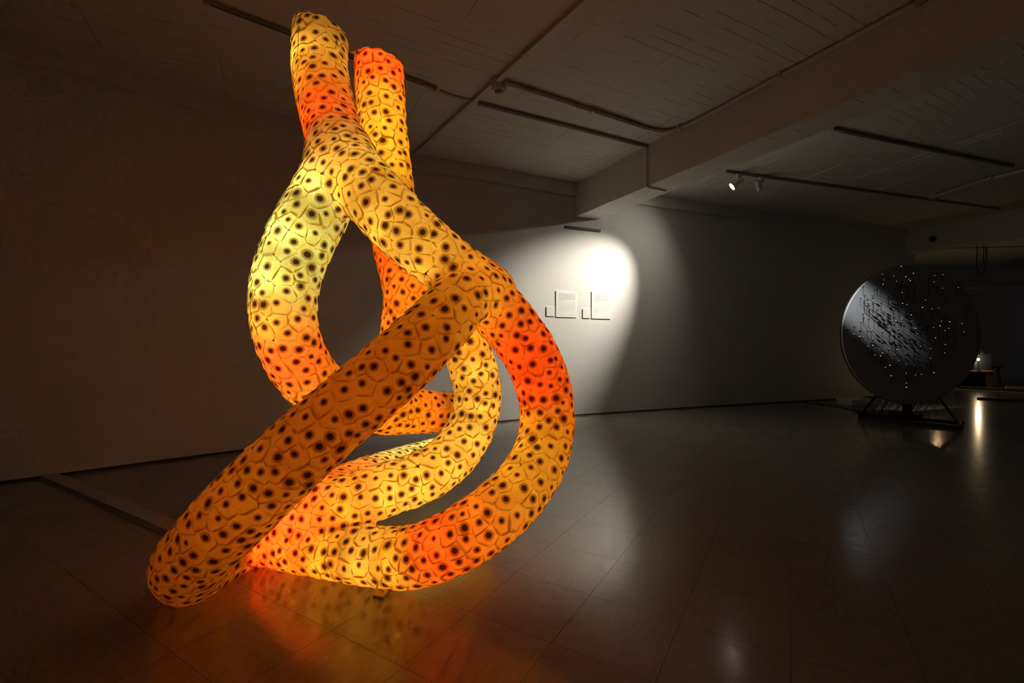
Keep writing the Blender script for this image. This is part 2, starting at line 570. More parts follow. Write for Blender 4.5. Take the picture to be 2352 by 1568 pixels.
# ------------------------------------------------------------------ the paper sculpture
# rows: image column, image row, distance, radius, light colour, light strength
Y = (1.0, 0.56, 0.06); YW = (1.0, 0.68, 0.16); O = (1.0, 0.24, 0.02); R = (1.0, 0.055, 0.010)
G = (0.74, 1.0, 0.50); K = (1.0, 0.22, 0.45); A_ = (1.0, 0.38, 0.03)
branches = {
 'A': [(738, -20, 2.52, .142, YW, 1.0), (736, 80, 2.49, .142, YW, 1.5), (735, 150, 2.46, .141, YW, 1.5), (744, 215, 2.40, .140, A_, .8),
       (762, 290, 2.34, .140, R, 2.0), (785, 360, 2.28, .143, A_, .9)],
 'L': [(785, 360, 2.28, .143, Y, .0), (748, 445, 2.22, .148, G, 1.2), (692, 548, 2.18, .150, G, 1.5), (656, 650, 2.17, .148, G, 1.4),
       (653, 738, 2.18, .145, Y, .9), (676, 815, 2.24, .143, R, 1.6), (722, 880, 2.38, .143, A_, .8), (800, 928, 2.66, .143, A_, .8),
       (895, 943, 2.95, .145, A_, .9), (985, 945, 3.12, .142, O, 1.1), (1050, 948, 3.28, .138, K, 2.2)],
 'G': [(1050, 948, 3.28, .138, K, 0), (1095, 985, 3.45, .132, O, .7), (1062, 1028, 3.40, .130, G, .9), (985, 1053, 3.20, .128, G, 1.0),
       (905, 1077, 2.96, .128, G, .9), (822, 1106, 2.70, .126, O, .7), (752, 1137, 2.50, .122, O, .7)],
 'R': [(785, 360, 2.28, .143, Y, 0), (845, 436, 2.16, .146, YW, 1.15), (922, 520, 2.13, .145, YW, 1.1), (1003, 590, 2.19, .141, YW, 1.05),
       (1092, 660, 2.27, .141, Y, .9), (1160, 733, 2.33, .141, O, .9), (1212, 803, 2.36, .141, R, 1.7), (1245, 880, 2.38, .141, R, 1.4),
       (1257, 958, 2.39, .140, A_, .8), (1245, 1036, 2.33, .140, Y, .8), (1204, 1112, 2.23, .141, Y, .8), (1132, 1184, 2.14, .143, O, .9),
       (1042, 1243, 2.11, .141, R, 1.5), (952, 1276, 2.17, .139, Y, .9), (880, 1278, 2.24, .135, YW, .95), (790, 1268, 2.32, .131, Y, 1.0),
       (700, 1256, 2.40, .126, A_, .7), (640, 1248, 2.47, .115, R, 3.0), (600, 1240, 2.53, .105, R, 3.0)],
 'B': [(869, 30, 2.74, .140, R, 1.6), (872, 165, 2.71, .140, R, 2.6), (875, 240, 2.70, .140, Y, .85), (879, 300, 2.70, .140, Y, .95),
       (890, 400, 2.70, .141, Y, .9), (901, 490, 2.69, .141, A_, .7), (918, 580, 2.67, .142, R, 2.0), (945, 660, 2.66, .143, O, 1.0),
       (1000, 725, 2.67, .142, A_, .9), (1055, 780, 2.69, .140, Y, .9), (1088, 850, 2.70, .139, YW, .95), (1096, 928, 2.71, .137, YW, .95),
       (1070, 1004, 2.66, .137, YW, .95), (1022, 1062, 2.58, .138, YW, .95), (955, 1100, 2.51, .139, YW, 1.0), (890, 1122, 2.46, .139, YW, 1.0),
       (800, 1151, 2.42, .138, Y, .8), (715, 1182, 2.43, .134, R, 3.2), (650, 1216, 2.49, .122, R, 2.4), (606, 1240, 2.54, .108, R, 2.0)],
 'F': [(945, 660, 2.66, .143, O, 0), (928, 760, 2.72, .135, O, .9), (908, 850, 2.80, .130, A_, .7), (893, 940, 2.94, .135, A_, 0)],
 'T': [(1112, 664, 2.30, .135, A_, 0), (1064, 682, 2.14, .136, A_, .40), (1008, 746, 2.06, .140, A_, .42), (927, 825, 1.99, .145, O, .50),
       (836, 905, 1.95, .147, O, .55), (744, 983, 1.93, .149, O, .50), (645, 1075, 1.92, .153, A_, .42), (548, 1170, 1.93, .155, O, .50),
       (478, 1243, 1.99, .153, A_, .26), (436, 1296, 2.07, .150, A_, .14), (452, 1312, 2.22, .140, A_, .12), (520, 1280, 2.40, .125, O, .35), (585, 1248, 2.52, .110, R, 2.0)],
}
segs = []       # p, q, rp, rq, branch
lamps = []
for bi, (bn, rows) in enumerate(branches.items()):
    v = [[*P(px, py, d), r, *c, s] for px, py, d, r, c, s in rows]
    q = cr(v, 0.055)
    for a, b in zip(q, q[1:]):
        segs.append((a[:3], b[:3], a[3], b[3], bi))
    q2 = cr(v, 0.17)
    for k in range(1, len(q2) - 1):
        if bn in 'AB' and q2[k][2] > (2.88 if bn == 'A' else 2.85): continue
        t = q2[k + 1][:3] - q2[k - 1][:3]
        lamps.append((q2[k][:3], t / np.linalg.norm(t), q2[k][3], np.clip(q2[k][4:7], 0, 1), max(q2[k][7], 0), bn))
SP = np.array([s[0] for s in segs]); SQ = np.array([s[1] for s in segs])
SR0 = np.array([s[2] for s in segs]); SR1 = np.array([s[3] for s in segs]); SB = np.array([s[4] for s in segs])
SD = SQ - SP; SL2 = (SD ** 2).sum(1)
KB = 0.055
NB = len(branches)
# the two upright ends are cut off flat
cuts = [(np.array([*P(736, 60, 2.50)[:2], 2.935]), np.array([0.20, 0.0, 1.0])), (np.array([*P(870, 110, 2.72)[:2], 2.895]), np.array([0.13, 0.0, 1.0]))]
cuts = [(p, n / np.linalg.norm(n), 0.5) for p, n in cuts]

def sdf(X):
    X = np.asarray(X)
    out = np.empty(len(X))
    for i0 in range(0, len(X), 6000):
        x = X[i0:i0 + 6000]
        w = x[:, None, :] - SP[None]
        t = np.clip((w * SD[None]).sum(2) / SL2, 0, 1)
        d = np.linalg.norm(w - t[..., None] * SD[None], axis=2) - (SR0 + t * (SR1 - SR0))
        db = np.stack([d[:, SB == k].min(1) for k in range(NB)], 1)
        m = db.min(1)
        r = m - KB * 0.35 * np.log(np.exp(-(db - m[:, None]) / (KB * 0.35)).sum(1))
        for p, n, rad in cuts:
            h = ((x - p) * n).sum(1)
            near = np.linalg.norm((x - p)[:, :2], axis=1) < 0.18
            near &= (x[:, 2] > 2.4)
            e = np.maximum(r, h) + 0.0
            bl = np.clip(0.05 - np.abs(r - h), 0, None) ** 2 / 0.20
            r = np.where(near, e + bl, r)
        out[i0:i0 + 6000] = r
    return out

TET = np.array([[1, -1, -1], [-1, -1, 1], [-1, 1, -1], [1, 1, 1]], float)
def grad(X, e=0.004):
    g = np.zeros_like(X)
    for k in TET:
        g += k[None] * sdf(X + k * e)[:, None]
    return g / np.maximum(np.linalg.norm(g, axis=1), 1e-9)[:, None]

def project(X, level=0.0, it=3):
    for _ in range(it):
        g = grad(X)
        X = X - g * (sdf(X) - level)[:, None]
    return X

# seeds: dart throwing over the skin
seglen = np.sqrt(SL2)
N0 = 26000
pick = rng.choice(len(segs), N0, p=seglen / seglen.sum())
tt = rng.random(N0)
base = SP[pick] + SD[pick] * tt[:, None]
dirs = rng.normal(size=(N0, 3))
ax = SD[pick] / seglen[pick][:, None]
dirs -= ax * (dirs * ax).sum(1)[:, None]
dirs /= np.linalg.norm(dirs, axis=1)[:, None]
cand = base + dirs * (SR0[pick])[:, None]
# end caps too
extra = []
for p, n, _ in cuts:
    for _k in range(60):
        a, rr = rng.random() * 6.283, 0.12 * math.sqrt(rng.random())
        extra.append(p + np.array([math.cos(a) * rr, math.sin(a) * rr, 0.005]))
cand = np.concatenate([cand, np.array(extra)])
keep = np.abs(sdf(cand)) < 0.05
cand = project(cand[keep], 0.0, 2)
cand = cand[np.abs(sdf(cand)) < 0.006]
MIN = 0.0525
grid = {}
seeds = []
for p in cand:
    k = tuple(np.floor(p / MIN).astype(int))
    ok = True
    for dx in (-1, 0, 1):
        for dy in (-1, 0, 1):
            for dz in (-1, 0, 1):
                for q in grid.get((k[0] + dx, k[1] + dy, k[2] + dz), ()):
                    if ((p - q) ** 2).sum() < MIN * MIN:
                        ok = False; break
                if not ok: break
            if not ok: break
        if not ok: break
    if ok:
        grid.setdefault(k, []).append(p); seeds.append(p)
seeds = np.array(seeds)
NS = len(seeds)
nrm = grad(seeds)
# local tube direction at every seed
dseg = np.stack([np.linalg.norm(seeds[:, None] - (SP + SD * 0.5)[None], axis=2)], 0)[0]
tan = (SD / seglen[:, None])[dseg.argmin(1)]
tan -= nrm * (tan * nrm).sum(1)[:, None]
tan /= np.maximum(np.linalg.norm(tan, axis=1), 1e-6)[:, None]
bit = np.cross(nrm, tan)
NA = 18
ang = np.arange(NA) / NA * 2 * np.pi
D2 = ((seeds[:, None] - seeds[None]) ** 2).sum(2)
radii = np.full((NS, NA), 0.06)
for i in range(NS):
    nb = np.where((D2[i] < 0.19 ** 2) & (D2[i] > 0))[0]
    nb = nb[(nrm[nb] @ nrm[i]) > -0.3]
    dv = (np.cos(ang)[:, None] * tan[i] + np.sin(ang)[:, None] * bit[i])       # NA,3
    w = seeds[nb] - seeds[i]
    den = dv @ w.T
    t = np.where(den > 1e-5, (w ** 2).sum(1)[None] / (2 * np.maximum(den, 1e-5)), 9)
    if len(nb): radii[i] = np.minimum(t.min(1), 0.075)
# shingle lift: every piece of paper rises towards one edge
flap = ang[None] - (0.7 + 0.35 * rng.normal(size=NS))[:, None]
lift_dir = np.cos(flap)
radii = radii * (1.006 + 0.25 * np.clip(lift_dir, 0, 1) ** 1.5 * (0.6 + 0.8 * rng.random(NS))[:, None])
ring1 = seeds[:, None] + (radii * 0.55)[..., None] * (np.cos(ang)[None, :, None] * tan[:, None] + np.sin(ang)[None, :, None] * bit[:, None])
ring2 = seeds[:, None] + radii[..., None] * (np.cos(ang)[None, :, None] * tan[:, None] + np.sin(ang)[None, :, None] * bit[:, None])
lift1 = 0.0012 + 0.0026 * lift_dir + 0.0003 * rng.normal(size=(NS, NA))
lift2 = 0.0008 + 0.0060 * np.maximum(lift_dir, -0.25) + 0.0004 * rng.normal(size=(NS, NA))
allp = np.concatenate([ring1.reshape(-1, 3), ring2.reshape(-1, 3)])
lv = np.concatenate([lift1.reshape(-1), lift2.reshape(-1)])
allp = project(allp, lv, 2)
bad = np.abs(sdf(allp) - lv) > 0.005
allp[bad] = (np.concatenate([np.repeat(seeds, NA, 0)] * 2) * 0.55 + allp * 0.45)[bad]
allp[bad] = project(allp[bad], lv[bad], 2)
ring1 = allp[:NS * NA].reshape(NS, NA, 3)
ring2 = allp[NS * NA:].reshape(NS, NA, 3)
for rg, fac in ((ring1, 0.55), (ring2, 1.0)):        # no piece may stretch far from its middle
    dd = np.linalg.norm(rg - seeds[:, None], axis=2)
    lim = np.minimum(radii * fac * 1.08, 0.075)
    k_ = np.minimum(1.0, lim / np.maximum(dd, 1e-6))[..., None]
    rg[:] = seeds[:, None] + (rg - seeds[:, None]) * k_
    off_ = (np.abs(sdf(rg.reshape(-1, 3))) > 0.012).reshape(NS, NA)
    off_ |= (((rg - seeds[:, None]) * nrm[:, None]).sum(2) > 0.007) & (seeds[:, 2] > 2.78)[:, None]   # sharp rims of the upright ends
    rg[off_] = (seeds[:, None] + (rg - seeds[:, None]) * 0.3)[off_]
centre = seeds + nrm * 0.002
spot_off = rng.normal(size=(NS, 2)) * 0.005
spot_size = np.clip(rng.normal(1.0, 0.16, NS), 0.65, 1.4)
el = 1.0 + 0.15 * rng.random(NS)

faces = []
for k in range(NA):
    k2 = (k + 1) % NA
    faces.append((0, 1 + k, 1 + k2))
    faces.append((1 + k, 1 + NA + k, 1 + NA + k2, 1 + k2))
loop_idx = [v for f in faces for v in f]

def piece(i):
    v = np.concatenate([centre[i][None], ring1[i], ring2[i]])
    w = v - seeds[i]
    u = np.stack([w @ tan[i] * el[i], w @ bit[i]], 1) - spot_off[i]
    return v, u

base_c = Vector((-0.75, 2.35, 0.0))
sculpt = empty('paper_lantern_sculpture', base_c)
tag(sculpt, 'tall glowing orange and yellow knot of dark-spotted paper tubes on the floor', 'sculpture')

def add_mesh(name, V, Fc, UV, SZ, parent, org):
    me = bpy.data.meshes.new(name)
    me.from_pydata([tuple(x) for x in V - np.array(org)], [], Fc)
    uvl = me.uv_layers.new(name='spot')
    li = np.empty(len(me.loops), np.int32)
    me.loops.foreach_get('vertex_index', li)
    uvl.data.foreach_set('uv', UV[li].astype(np.float32).ravel())
    at = me.attributes.new('spot_size', 'FLOAT', 'POINT')
    at.data.foreach_set('value', SZ.astype(np.float32))
    sm = np.ones(len(me.polygons), bool)
    me.polygons.foreach_set('use_smooth', sm)
    me.materials.append(M_PAPER)
    me.update()
    o = bpy.data.objects.new(name, me)
    COL.objects.link(o)
    o.parent = parent
    o.location = Vector(org) - wpos(parent)
    return o

# the pieces that show largest become objects of their own
camv = np.array([0, 0, CAM_H])
view = camv - seeds
dist = np.linalg.norm(view, axis=1)
facing = (nrm * view).sum(1) / dist
px_ = CX + F_PX * seeds[:, 0] / seeds[:, 1]; py_ = HOR - F_PX * (seeds[:, 2] - CAM_H) / seeds[:, 1]
vis = np.ones(NS, bool)
for i in np.where(facing > 0.1)[0]:
    s = seeds[i] + nrm[i] * 0.02
    tt = np.linspace(0.03, 0.75, 14)[:, None]
    if (sdf(s[None] + (camv - s)[None] * tt) < -0.01).any(): vis[i] = False
score = np.where((facing > 0.1) & vis, facing * radii.mean(1) ** 2 / dist ** 2, -1)
order = np.argsort(-score)
for i in order[:300]:
    v, u = piece(i)
    add_mesh('paper_scale', v, faces, u, np.full(len(v), spot_size[i]), sculpt, tuple(seeds[i]))
VV, FF, UU, ZZ, n0 = [], [], [], [], 0
for i in order[300:]:
    v, u = piece(i)
    VV.append(v); UU.append(u); ZZ.append(np.full(len(v), spot_size[i]))
    FF.extend([tuple(a + n0 for a in f) for f in faces]); n0 += len(v)
o = add_mesh('remaining_paper_scales', np.concatenate(VV), FF, np.concatenate(UU), np.concatenate(ZZ), sculpt, tuple(base_c))
o['kind'] = 'stuff'
print('paper pieces', NS, 'lamps', len(lamps))

# LED string inside the tubes, fixed to the inner side of the loops
LED_OFF = {'A': (-.42, -.2, 0), 'L': (-.12, -.42, 0), 'G': (0, -.25, .1), 'R': (-.42, -.2, -.05), 'B': (.12, -.35, 0), 'F': (0, -.3, 0), 'T': (.25, .40, -.28)}
for p, t, r, c, s, bn in lamps:
    if s < 0.02: continue
    ld = bpy.data.lights.new('led', 'POINT')
    ld.energy = LED_POWER * s * (0.85 if bn == 'T' else 1.0)
    ld.color = tuple(c)
    ld.shadow_soft_size = 0.022
    lo = bpy.data.objects.new('led_lamp', ld)
    COL.objects.link(lo)
    lo.parent = sculpt
    off = Vector((0, 0, 0))
    off = Vector(LED_OFF[bn]) * r
    lo.location = Vector(p) + off - base_c

# loose paper fibres standing off the skin
bm = bmesh.new()
fr = random.Random(3)
for _k in range(420):
    i = fr.randrange(NS)
    k = fr.randrange(NA)
    a = Vector(ring2[i][k]); n = Vector(nrm[i]); t = Vector(tan[i]) * fr.uniform(-1, 1) + Vector(bit[i]) * fr.uniform(-1, 1)
    L = fr.uniform(0.006, 0.022)
    tube(bm, [a - n * 0.002, a + (n * 0.5 + t * 0.6) * L, a + (n * 0.7 + t * 1.2) * L], [0.0006, 0.0005, 0.0003], 3, False)
o = obj('loose_fibres', bm, plain('paper_fibre', (0.6, 0.42, 0.2), 0.8), sculpt); o['kind'] = 'stuff'

# small label board on the floor under the front loop
c0, c1, c2, c3 = FL(856, 1373), FL(881, 1377), FL(903, 1349), FL(874, 1349)
lab = empty('floor_label', (c0 + c1 + c2 + c3) / 4)
tag(lab, 'small tan label block on the floor touching the front loop of the sculpture', 'label')
xa = (c1 - c0).normalized(); ya = Vector((-xa.y, xa.x, 0)); ya = (c3 - c0).normalized()
m4 = Matrix.Identity(4)
bm = bmesh.new()
top = [c0, c1, c2, c3]
vs0 = [bm.verts.new(p + Vector((0, 0, 0.002))) for p in top]
vs1 = [bm.verts.new(p + Vector((0, 0, 0.013))) for p in top]
bm.faces.new(vs0[::-1]); bm.faces.new(vs1)
for k in range(4): bm.faces.new((vs0[k], vs0[(k + 1) % 4], vs1[(k + 1) % 4], vs1[k]))
bmesh.ops.bevel(bm, geom=[e for e in bm.edges if all(v in vs1 for v in e.verts)] , offset=0.002, segments=2, affect='EDGES')
obj('board', bm, M_TAN, lab)
bm = bmesh.new()
ms = random.Random(5)
for k in range(7):
    u, w = ms.uniform(0.35, 0.85), ms.uniform(0.35, 0.7)
    p = c0.lerp(c1, u).lerp(c3.lerp(c2, u), w) + Vector((0, 0, 0.0132))
    bx(bm, p - Vector((ms.uniform(.003, .006), ms.uniform(.002, .004), 0)), p + Vector((ms.uniform(.003, .006), ms.uniform(.002, .004), 0.0006)))
obj('ink_marks', bm, M_BLACK, lab)
bm = bmesh.new()
for p in top:
    q = p.lerp(lab.location, 0.2); bx(bm, (q.x - .004, q.y - .004, 0), (q.x + .004, q.y + .004, 0.003))
obj('foot_pads', bm, M_BLACK, lab)

# flat cable cover from the wall to the sculpture
a0, a1 = FL(88, 1100), FL(380, 1230)
d = (a1 - a0).normalized(); nn = Vector((-d.y, d.x, 0))
L = 3.05
prof = [(-0.002, 0.0), (0.016, 0.028), (0.120, 0.028), (0.148, 0.0)]
cov = empty('cable_cover', a0)
tag(cov, 'flat beige cable cover running over the floor from the wall', 'cable cover')
for k in range(3):
    bm = bmesh.new()
    s0, s1 = L * k / 3 + 0.01 * (k == 0), L * (k + 1) / 3 - 0.0015
    ra = [bm.verts.new(a0 + d * (s0 - (0.07 * o_ / 0.143 if k == 0 else 0)) + nn * o_ + Vector((0, 0, z))) for o_, z in prof]
    rb = [bm.verts.new(a0 + d * s1 + nn * o_ + Vector((0, 0, z))) for o_, z in prof]
    for j in range(4):
        bm.faces.new((ra[j], ra[(j + 1) % 4], rb[(j + 1) % 4], rb[j]))
    bm.faces.new(ra); bm.faces.new(rb[::-1])
    obj('cover_length', bm, M_COVER, cov)

# ------------------------------------------------------------------ wall texts
def plate(px0, px1, py0, py1, label, rows, seed, logo):
    rr = random.Random(seed)
    xm, dm, t = wall_at((px0 + px1) / 2)
    nr = Vector((t.y, -t.x, 0))
    X0, D0, _ = wall_at(px0); X1, D1, _ = wall_at(px1)
    w = (Vector((X1, D1, 0)) - Vector((X0, D0, 0))).length
    z1 = CAM_H - (py0 - HOR) / F_PX * dm; z0 = CAM_H - (py1 - HOR) / F_PX * dm
    c = Vector((xm, dm, (z0 + z1) / 2))
    M = Matrix(((t.x, nr.x, 0, c.x), (t.y, nr.y, 0, c.y), (0, 0, 1, c.z), (0, 0, 0, 1)))
    h = z1 - z0
    e = empty('wall_text_panel', c)
    tag(e, label, 'sign', 'wall text panels')
    bm = bmesh.new(); bx(bm, (-w / 2, 0.001, -h / 2), (w / 2, 0.013, h / 2), M, 0.0012)
    obj('board', bm, M_PLATE, e)
    for nm, mt, lst in (('heading_lines', M_INK, [r for r in rows if r[3]]), ('body_lines', M_INKL, [r for r in rows if not r[3]])):
        if not lst: continue
        bm = bmesh.new()
        for f, x0, x1, big in lst:
            z = h / 2 - f * h
            th = h * (0.008 if big else 0.005)
            x = x0
            while x < x1 - 0.01:
                ln = rr.uniform(0.02, 0.10)
                xe = min(x + ln, x1)
                bx(bm, (-w / 2 + x * w, 0.0128, z - th), (-w / 2 + xe * w, 0.0136, z + th), M)
                x = xe + rr.uniform(0.008, 0.03)
        obj(nm, bm, mt, e)
    if logo:
        bm = bmesh.new()
        z = -h / 2 + 0.095 * h
        for k, (xx, s) in enumerate(((0.60, .010), (0.63, .014), (0.66, .009), (0.70, .02), (0.74, .02), (0.78, .02))):
            bx(bm, (-w / 2 + xx * w - s * w * .7, 0.0128, z - s * h * .5), (-w / 2 + xx * w + s * w * .7, 0.0136, z + s * h * .5), M)
        obj('logo_mark', bm, M_INKL, e)
big_rows = [(0.10 + 0.042 * k, 0.13, (0.93 if k < 6 else 0.38), True) for k in range(7)] + \
           [(0.42 + 0.0335 * k, 0.13, (0.93 if k < 10 else 0.5), False) for k in range(11)]
small_rows = [(0.12, 0.12, 0.9, True), (0.20, 0.12, 0.7, False), (0.32, 0.12, 0.35, True), (0.40, 0.12, 0.62, False), (0.50, 0.12, 0.8, False),
              (0.60, 0.12, 0.45, False), (0.68, 0.12, 0.75, False), (0.90, 0.65, 0.95, False)]
plate(1254.5, 1273, 704.5, 726, 'small white text card, leftmost on the lit wall', small_rows, 1, False)
plate(1276.5, 1323.5, 669, 728.5, 'large white text panel, left of the two large ones in the wall light pool', big_rows, 2, True)
plate(1338, 1355, 709.5, 730.5, 'small white text card between the two large wall panels', small_rows, 3, False)
plate(1358.5, 1402, 670.5, 732, 'large white text panel, rightmost on the lit wall', big_rows, 4, True)

# dark bar under the beam's end: wall strip plus the beam's shadow as geometry
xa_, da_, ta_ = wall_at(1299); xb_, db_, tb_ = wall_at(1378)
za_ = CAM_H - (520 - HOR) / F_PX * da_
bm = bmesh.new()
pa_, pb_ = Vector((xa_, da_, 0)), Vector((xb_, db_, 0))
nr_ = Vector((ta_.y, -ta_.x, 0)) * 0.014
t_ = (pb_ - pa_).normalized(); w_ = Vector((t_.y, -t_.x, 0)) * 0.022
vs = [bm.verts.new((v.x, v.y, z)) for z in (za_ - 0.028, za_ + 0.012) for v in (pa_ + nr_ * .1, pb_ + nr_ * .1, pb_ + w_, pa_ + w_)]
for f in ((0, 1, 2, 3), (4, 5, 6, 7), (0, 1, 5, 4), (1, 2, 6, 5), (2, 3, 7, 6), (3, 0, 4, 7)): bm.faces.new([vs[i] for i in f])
tag(obj('strip_and_beam_shadow', bm, plain('shadow_dark_strip', (0.10, 0.09, 0.08), 0.7), origin=(xa_, da_, za_)), 'thin dark strip and modelled shadow on the wall just below the end of the beam', 'strip')

# ------------------------------------------------------------------ ceiling tracks, conduits
def bar(bm, p, q, w, z0, z1):
    t = (q - p).normalized(); n = Vector((-t.y, t.x, 0)) * w / 2
    vs = [bm.verts.new((v.x, v.y, z)) for z in (z0, z1) for v in (p - n, q - n, q + n, p + n)]
    for f in ((0, 1, 2, 3), (4, 5, 6, 7), (0, 1, 5, 4), (1, 2, 6, 5), (2, 3, 7, 6), (3, 0, 4, 7)):
        bm.faces.new([vs[i] for i in f])

def light_track(p, q, label, slots):
    p, q = CE(*p), CE(*q)
    e = empty('lighting_track', p)
    tag(e, label, 'track')
    bm = bmesh.new(); bar(bm, p, q, 0.036, CEIL - 0.034, CEIL - 0.001)
    obj('rail', bm, M_TRACK, e)
    for a, b in slots:
        bm = bmesh.new(); bar(bm, p.lerp(q, a), p.lerp(q, b), 0.013, CEIL - 0.0348, CEIL - 0.030)
        obj('slot', bm, M_BLACK, e)
    for c in (0.0, 1.0):
        bm = bmesh.new(); pp = p.lerp(q, c); t = (q - p).normalized() * 0.012
        bar(bm, pp - t, pp + t, 0.040, CEIL - 0.037, CEIL - 0.001)
        obj('end_cap', bm, M_TRACK, e)
    for c in (0.33, 0.66):
        bm = bmesh.new(); pp = p.lerp(q, c); t = (q - p).normalized() * 0.02
        bar(bm, pp - t, pp + t, 0.046, CEIL - 0.012, CEIL - 0.001)
        obj('bracket', bm, M_TRACK, e)
light_track((470, -4), (1000, 199), 'grey lighting track behind the tops of the two upright tubes', [(0.02, 0.93)])
light_track((1101, 234), (1488, 334), 'grey lighting track on the ceiling left of the big beam', [(0.09, 0.94)])
light_track((1668, 391), (2294, 478), 'grey lighting track carrying the two white spotlights', [(0.01, 0.50), (0.53, 0.97)])
light_track((1913, 293), (2325, 380), 'grey lighting track in the dark far ceiling bay', [(0.04, 0.96)])

def pipe(name, pts, r, label, z=CEIL, m=M_PIPE, cat='conduit', clips=()):
    e = empty(name, CE(*pts[0], z) if not isinstance(pts[0], Vector) else pts[0])
    tag(e, label, cat)
    P3 = []
    for p in pts:
        v = p if isinstance(p, Vector) else CE(*p, z)
        if not isinstance(p, Vector): v.z = z - r - 0.002
        P3.append(v)
    q = cr([tuple(v) for v in P3], 0.12)
    bm = bmesh.new(); tube(bm, [Vector(v) for v in q], r, 10)
    obj('tube', bm, m, e, smooth=True)
    for k in clips:
        i = int(k * (len(q) - 1)); c = Vector(q[i])
        t = (Vector(q[min(i + 1, len(q) - 1)]) - Vector(q[max(i - 1, 0)])).normalized()
        bm = bmesh.new(); bar(bm, c - t * 0.012, c + t * 0.012, r * 3.4, c.z - r * 1.1, c.z + r + 0.002)
        obj('clip', bm, m, e)
    return e

# trunk parallel to the beam with its loose cable
tr0, tr1 = CE(952, 352), CE(1375, -30)
e = empty('ceiling_duct', tr0); tag(e, 'painted rectangular cable trunk crossing the ceiling behind the sculpture', 'cable trunk')
for k in range(4):
    bm = bmesh.new(); bar(bm, tr0.lerp(tr1, k / 4), tr0.lerp(tr1, (k + 1) / 4 - 0.002), 0.055, CEIL - 0.035, CEIL - 0.001)
    obj('duct_length', bm, M_PIPE, e)
pipe('loose_cable', [(1010, 207), (1060, 224), (1085, 229), (1105, 213), (1125, 193), (1127, 183), (1140, 175), (1158, 168), (1200, 130), (1245, 88),
                       (1262, 66), (1290, 45), (1345, -5)], 0.010, 'thin painted cable looping along the trunk around the ceiling sensor', cat='cable')
pipe('painted_conduit', [(1158, 184), (1250, 213), (1340, 243), (1430, 272), (1490, 292), (1525, 297), (1560, 289), (1620, 261), (1720, 207), (1850, 137), (2000, 56), (2130, -14)],
     0.024, 'painted conduit that bends and follows the big beam', clips=(0.22, 0.52, 0.8))
pipe('painted_conduit', [(2150, 445), (2230, 418), (2300, 399), (2352, 386), (2400, 373)], 0.028, 'painted conduit in the dark far bay ending in a sensor', clips=(0.6,))
# drop on the beam face
bp = B0 + e1 * ((CE(1488, 334) - B0).dot(e1)) - e2 * 0.012
pipe('drop_conduit', [Vector((bp.x, bp.y, CEIL - 0.03)), Vector((bp.x, bp.y, 3.6)), Vector((bp.x, bp.y, ZB + 0.01)), Vector((bp.x + e2.x * 0.03, bp.y + e2.y * 0.03, ZB - 0.012)),
                     Vector((bp.x + e2.x * 0.36, bp.y + e2.y * 0.36, ZB - 0.012))], 0.009, 'thin vertical conduit dropping down the beam face')

def sensor(p, r, label, dark=False):
    e = empty('smoke_detector', p); tag(e, label, 'sensor')
    bm = bmesh.new(); lathe(bm, p, (0, 0, -1), [(0.0, r), (0.03, r), (0.038, r * .92)], 24)
    obj('base', bm, M_BLACK if dark else M_PIPE, e)
    bm = bmesh.new(); lathe(bm, p - Vector((0, 0, 0.038)), (0, 0, -1), [(0, r * .6), (0.018, r * .5), (0.028, r * .3), (0.031, 0.004)], 24)
    obj('dome', bm, M_BLACK if dark else plain('glossy_sensor_dome', (0.45, 0.43, 0.40), 0.15, 0.02), e, smooth=True)
    bm = bmesh.new(); lathe(bm, p - Vector((0, 0, 0.0)) + Vector((r * .75, -r * .1, -0.036)), (0, 0, -1), [(0, .006), (0.004, .004)], 8)
    obj('indicator', bm, M_BLACK, e)
pp = CE(1146, 193); pp.z = CEIL - 0.036
sensor(pp, 0.075, 'round ceiling sensor on the cable trunk behind the sculpture')
pp = CE(2147, 449); pp.z = CEIL - 0.001
sensor(pp, 0.09, 'round ceiling sensor in the dark far bay')

# dark round fitting on the far beam face with its cable
bf = end + Vector((-0.07, -0.19, 0)) + e1 * 0.35
bm = bmesh.new()
fe = empty('junction_box', (bf.x, bf.y, 3.55)); tag(fe, 'dark round junction box on the face of the far beam', 'junction box')
lathe(bm, fe.location, -e2, [(0.0, 0.06), (0.05, 0.06), (0.06, 0.045)], 20)
obj('box', bm, M_BLACK, fe)
bm = bmesh.new(); lathe(bm, fe.location - e2 * 0.06, -e2, [(0, .035), (.012, .03)], 16); obj('cap', bm, M_FRAME, fe)

# ------------------------------------------------------------------ spotlights
def aim(o, d):
    o.rotation_euler = Vector(d).to_track_quat('-Z', 'Y').to_euler()

